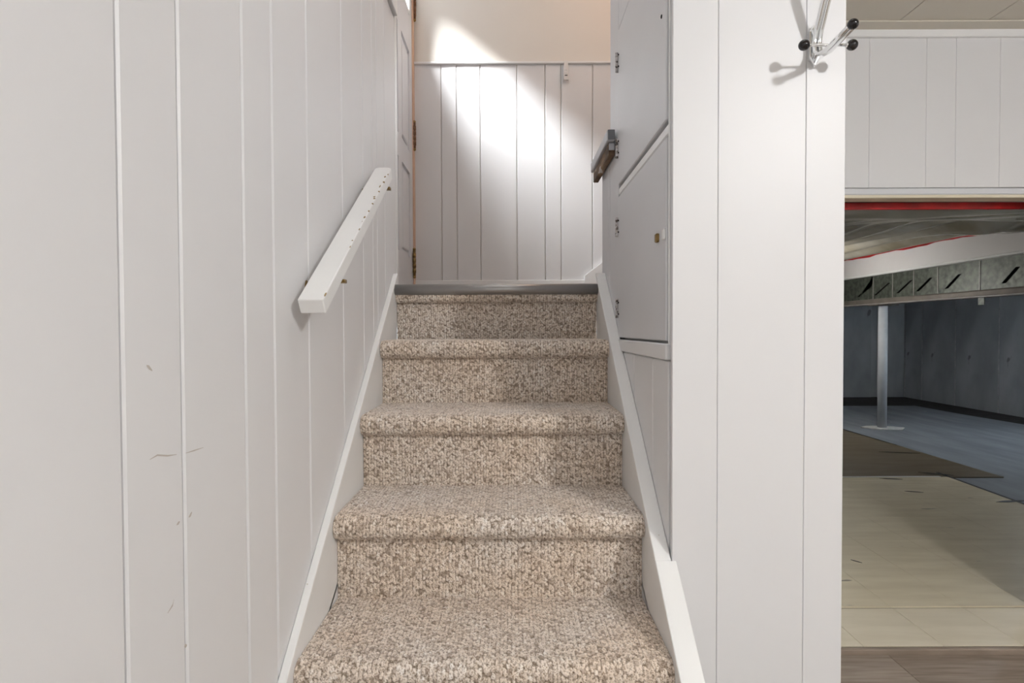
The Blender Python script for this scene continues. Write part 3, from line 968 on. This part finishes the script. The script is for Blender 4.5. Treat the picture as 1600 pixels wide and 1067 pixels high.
for c, r in (((XH - 0.048, 1.163, CAMZ + 0.566), 0.0105), ((XH + 0.048, 1.163, CAMZ + 0.566), 0.0105), ((XH, 1.079, CAMZ + 0.5635), 0.0095), ((XH, 1.092, CAMZ + 0.806), 0.0095)):
    ball('ball_tip', c, r, 'black_plastic', hook, (1.05, 1, 1))
    if c[0] != XH:
        s = -1 if c[0] < XH else 1
tube('collar', [(XH - 0.039, 1.163, CAMZ + 0.566), (XH - 0.036, 1.163, CAMZ + 0.566)], 0.0048, 'chrome', hook, 10)
tube('collar', [(XH + 0.036, 1.163, CAMZ + 0.566), (XH + 0.039, 1.163, CAMZ + 0.566)], 0.0048, 'chrome', hook, 10)
prism('wall_plate', [(XH, CAMZ + 0.545), (XH + 0.011, CAMZ + 0.565), (XH + 0.011, CAMZ + 0.62), (XH, CAMZ + 0.635), (XH - 0.011, CAMZ + 0.62), (XH - 0.011, CAMZ + 0.565)],
      'y', Y_END - 0.012, Y_END - 0.0005, 'chrome', hook, 0.002)

# ------------------------------------------------------------------ small plastic remote on the wainscot cap
a, b = on_y(880.3, 96, Y_BACK - 0.02), on_y(888, 126, Y_BACK - 0.02)
fob = empty('remote_control', ((a.x + b.x) / 2, Y_BACK - 0.018, b.z))
tag(fob, 'slim white plastic remote hanging from the cap moulding of the landing wall', 'remote')
w2 = (b.x - a.x) / 2
xm = (a.x + b.x) / 2
prism('body', [(xm - w2 * 0.75, a.z - 0.004), (xm - w2 * 0.5, a.z), (xm + w2 * 0.5, a.z), (xm + w2 * 0.75, a.z - 0.004), (xm + w2, a.z - 0.045), (xm + w2, b.z + 0.006), (xm + w2 * 0.8, b.z),
               (xm - w2 * 0.8, b.z), (xm - w2, b.z + 0.006), (xm - w2, a.z - 0.045)], 'y', Y_BACK - 0.034, Y_BACK - 0.0165, 'fob', fob, 0.0015)
hz = a.z - b.z
child_box('slider', (xm - w2 * 0.45, xm + w2 * 0.45), (Y_BACK - 0.037, Y_BACK - 0.033), (b.z + hz * 0.50, b.z + hz * 0.70), 'fob', fob, 0.001)
child_box('button', (xm - w2 * 0.55, xm + w2 * 0.55), (Y_BACK - 0.0365, Y_BACK - 0.033), (b.z + hz * 0.20, b.z + hz * 0.255), 'fob_dark', fob, 0.001)
child_box('button', (xm - w2 * 0.55, xm + w2 * 0.55), (Y_BACK - 0.036, Y_BACK - 0.033), (b.z + hz * 0.32, b.z + hz * 0.36), 'fob', fob, 0.001)

# ------------------------------------------------------------------ crawl space: post, steel beam, bulkhead, vapour sheet
pb = on_z(1378, 668, Z_V)
XP, YP = pb.x, pb.y
zt = on_y(1378, 476, YP).z
post = empty('steel_post', (XP, YP, 0.013))
tag(post, 'round grey-white steel post standing under the beam in the crawl space', 'post')
tube('shaft', [(XP, YP, 0.022), (XP, YP, zt - 0.008)], 0.042, 'post', post, 24)
prism('base_plate', [(XP - 0.20, YP + 0.03), (XP - 0.09, YP - 0.09), (XP + 0.13, YP - 0.12), (XP + 0.22, YP - 0.02), (XP + 0.08, YP + 0.10), (XP - 0.1, YP + 0.1)], 'z', 0.0135, 0.024, 'plate', post, 0.003)
child_box('cap_plate', (XP - 0.11, XP + 0.11), (YP - 0.08, YP + 0.08), (zt - 0.010, zt), 'flange', post, 0.002)

beam = empty('steel_beam', (XP, YP, zt))
tag(beam, 'galvanised steel beam with slanted slots resting on the crawl space post', 'beam')
bz0 = zt
bz1 = on_x(1460, 417, XP - 0.03).z + 0.012
ybm0, ybm1 = 2.2, Y_BW - 0.02
fh = 0.06
# web plates, one per bay, each with a slanted slot
slot_px = [1579, 1489, 1444, 1413, 1378, 1352]
slot_y = [on_x(p, 440, XP - 0.02).y for p in slot_px]
bounds = [ybm0] + [slot_y[0] - 0.9] + [(slot_y[i] + slot_y[i + 1]) / 2 for i in range(5)] + [slot_y[5] + 0.4, ybm1]
allslots = [slot_y[0] - 1.4] + slot_y + [slot_y[5] + 0.9]
for i in range(len(bounds) - 1):
    y0, y1 = bounds[i], bounds[i + 1]
    ys_ = allslots[i]
    if not (y0 < ys_ < y1):
        ys_ = (y0 + y1) / 2
    za, zb = bz0 + fh, bz1
    hh = zb - za
    sw, sl_ = 0.022, 0.05 + 0.012 * i
    inner = [(ys_ + sl_ - sw, za + hh * 0.16), (ys_ + sl_ + sw, za + hh * 0.16), (ys_ - sl_ + sw, za + hh * 0.60), (ys_ - sl_ - sw, za + hh * 0.60)]
    outer = [(y0, za), (y1, za), (y1, zb), (y0, zb)]
    bm = bmesh.new()
    for xx, flip in ((XP - 0.02, False), (XP - 0.016, True)):
        A = [bm.verts.new((xx, *p)) for p in outer]
        B = [bm.verts.new((xx, *p)) for p in inner]
        for k in range(4):
            f = (A[k], A[(k + 1) % 4], B[(k + 1) % 4], B[k])
            bm.faces.new(f if flip else f[::-1])
    o = link('web_plate', from_bm(bm, 'web_plate'), 'galv', beam)
    o.location = -beam.location
    s_ = child_box('seam', (XP - 0.024, XP - 0.0155), (y1 - 0.005, y1 + 0.005), (za, zb), 'flange_edge', beam)
child_box('slot_shade', (XP + 0.03, XP + 0.04), (ybm0, ybm1), (bz0 + fh, bz1), 'dark_gap', beam)  # added black plate, its colour paints in the dark behind the slots
child_box('flange', (XP - 0.075, XP + 0.075), (ybm0, ybm1), (bz0 + 0.003, bz0 + fh), 'flange', beam, 0.012, 3, True)
child_box('flange_lip', (XP - 0.085, XP - 0.060), (ybm0, ybm1), (bz0, bz0 + 0.014), 'flange_edge', beam, 0.004)
hgy = on_x(1538, 452, XP - 0.05).y
child_box('hanger', (XP - 0.075, XP - 0.065), (hgy - 0.03, hgy + 0.03), (bz0 - 0.06, bz0 + 0.02), 'galv', beam, 0.002)

# white bulkhead board above the beam
XBK = XP - 0.03
zb0, zb1 = on_x(1460, 417, XBK).z, on_x(1460, 378, XBK).z
bk = empty('bulkhead_board', (XBK, 5.0, zb0))
tag(bk, 'long white board boxed in above the steel beam', 'board')
child_box('face', (XBK - 0.02, XBK + 0.04), (2.2, Y_BW - 0.03), (zb0 + 0.02, zb1), 'board', bk, 0.003)
child_box('edge_bead', (XBK - 0.032, XBK + 0.04), (2.2, Y_BW - 0.03), (zb0, zb0 + 0.022), 'trim', bk, 0.005)

# vapour barrier sheet sagging below the joists
nx, ny_ = 90, 220
x0, x1 = 1.205, XBK - 0.030
y0, y1 = Y_HEAD + 0.0965, Y_BW - 0.05
ztape = zh0 - 0.046
ztop = zb1 - 0.004
X_, Y_ = np.meshgrid(np.linspace(x0, x1, nx), np.linspace(y0, y1, ny_))
u = (X_ - x0) / (x1 - x0)
v = np.clip((Y_ - y0) / 2.2, 0, 1)
v = v * v * (3 - 2 * v)
Zs = ztape + (ztop - ztape) * np.maximum(v ** 0.8, u ** 8)
fold_w = np.exp(-((x1 - X_) / 0.8) ** 1.4)
Zs += fold_w * 0.030 * np.sin((x1 - X_) * 26 + 1.2 * np.sin(Y_ * 1.7)) * np.clip((x1 - X_) / 0.12, 0, 1) * np.clip((Y_ - y0) / 0.5, 0, 1)
Zs += 0.020 * np.sin(X_ * 5 + Y_ * 2.1) * np.sin(Y_ * 1.3 + 0.6) * np.clip((x1 - X_) / 0.3, 0, 1) * np.clip((Y_ - y0) / 0.4, 0, 1)
gy_, gx_ = on_x(1565, 330, x1 - 0.25).y, x1 - 0.28
Zs -= 0.10 * np.exp(-((X_ - gx_) / 0.13) ** 2 - ((Y_ - gy_) / 0.35) ** 2)
Zs = np.minimum(Zs, 1.99)
verts = np.stack([X_, Y_, Zs], -1).reshape(-1, 3)
idx = np.arange(nx * ny_).reshape(ny_, nx)
faces = np.stack([idx[:-1, :-1], idx[:-1, 1:], idx[1:, 1:], idx[1:, :-1]], -1).reshape(-1, 4)
me = bpy.data.meshes.new('vapour_sheet')
me.from_pydata(verts.tolist(), [], faces.tolist())
vsheet = link('vapour_sheet', me, 'poly', None, True)
tag(vsheet, 'wrinkled translucent vapour sheet sagging under the crawl space ceiling', 'plastic sheet')
tape = box('red_tape', (0.72, X_SW - 2.0), (Y_HEAD + 0.086, Y_HEAD + 0.0955), (ztape - 0.014, ztape + 0.012), 'red', None, 0.002)
tag(tape, 'wide red tape strip sealing the vapour sheet under the header wall', 'tape')
# second red tape along the top of the bulkhead board, uneven in width
bm = bmesh.new()
prev = None
for k in range(60):
    yy = 2.3 + (Y_BW - 2.5) * k / 59
    w = 0.006 + 0.006 * math.sin(k * 0.9) + 0.004 * math.sin(k * 2.3)
    cur = [bm.verts.new((XBK - 0.026, yy, zb1 + 0.002)), bm.verts.new((XBK - 0.026, yy, zb1 - 0.010 - w)), bm.verts.new((XBK - 0.0205, yy, zb1 - 0.010 - w)), bm.verts.new((XBK - 0.0205, yy, zb1 + 0.002))]
    if prev:
        for q in range(4):
            bm.faces.new((prev[q], prev[(q + 1) % 4], cur[(q + 1) % 4], cur[q]))
    prev = cur
bmesh.ops.recalc_face_normals(bm, faces=bm.faces[:])
o = link('red_tape', from_bm(bm, 'red_tape'), 'red')
tag(o, 'thin ragged red tape line along the top of the white bulkhead board', 'tape')
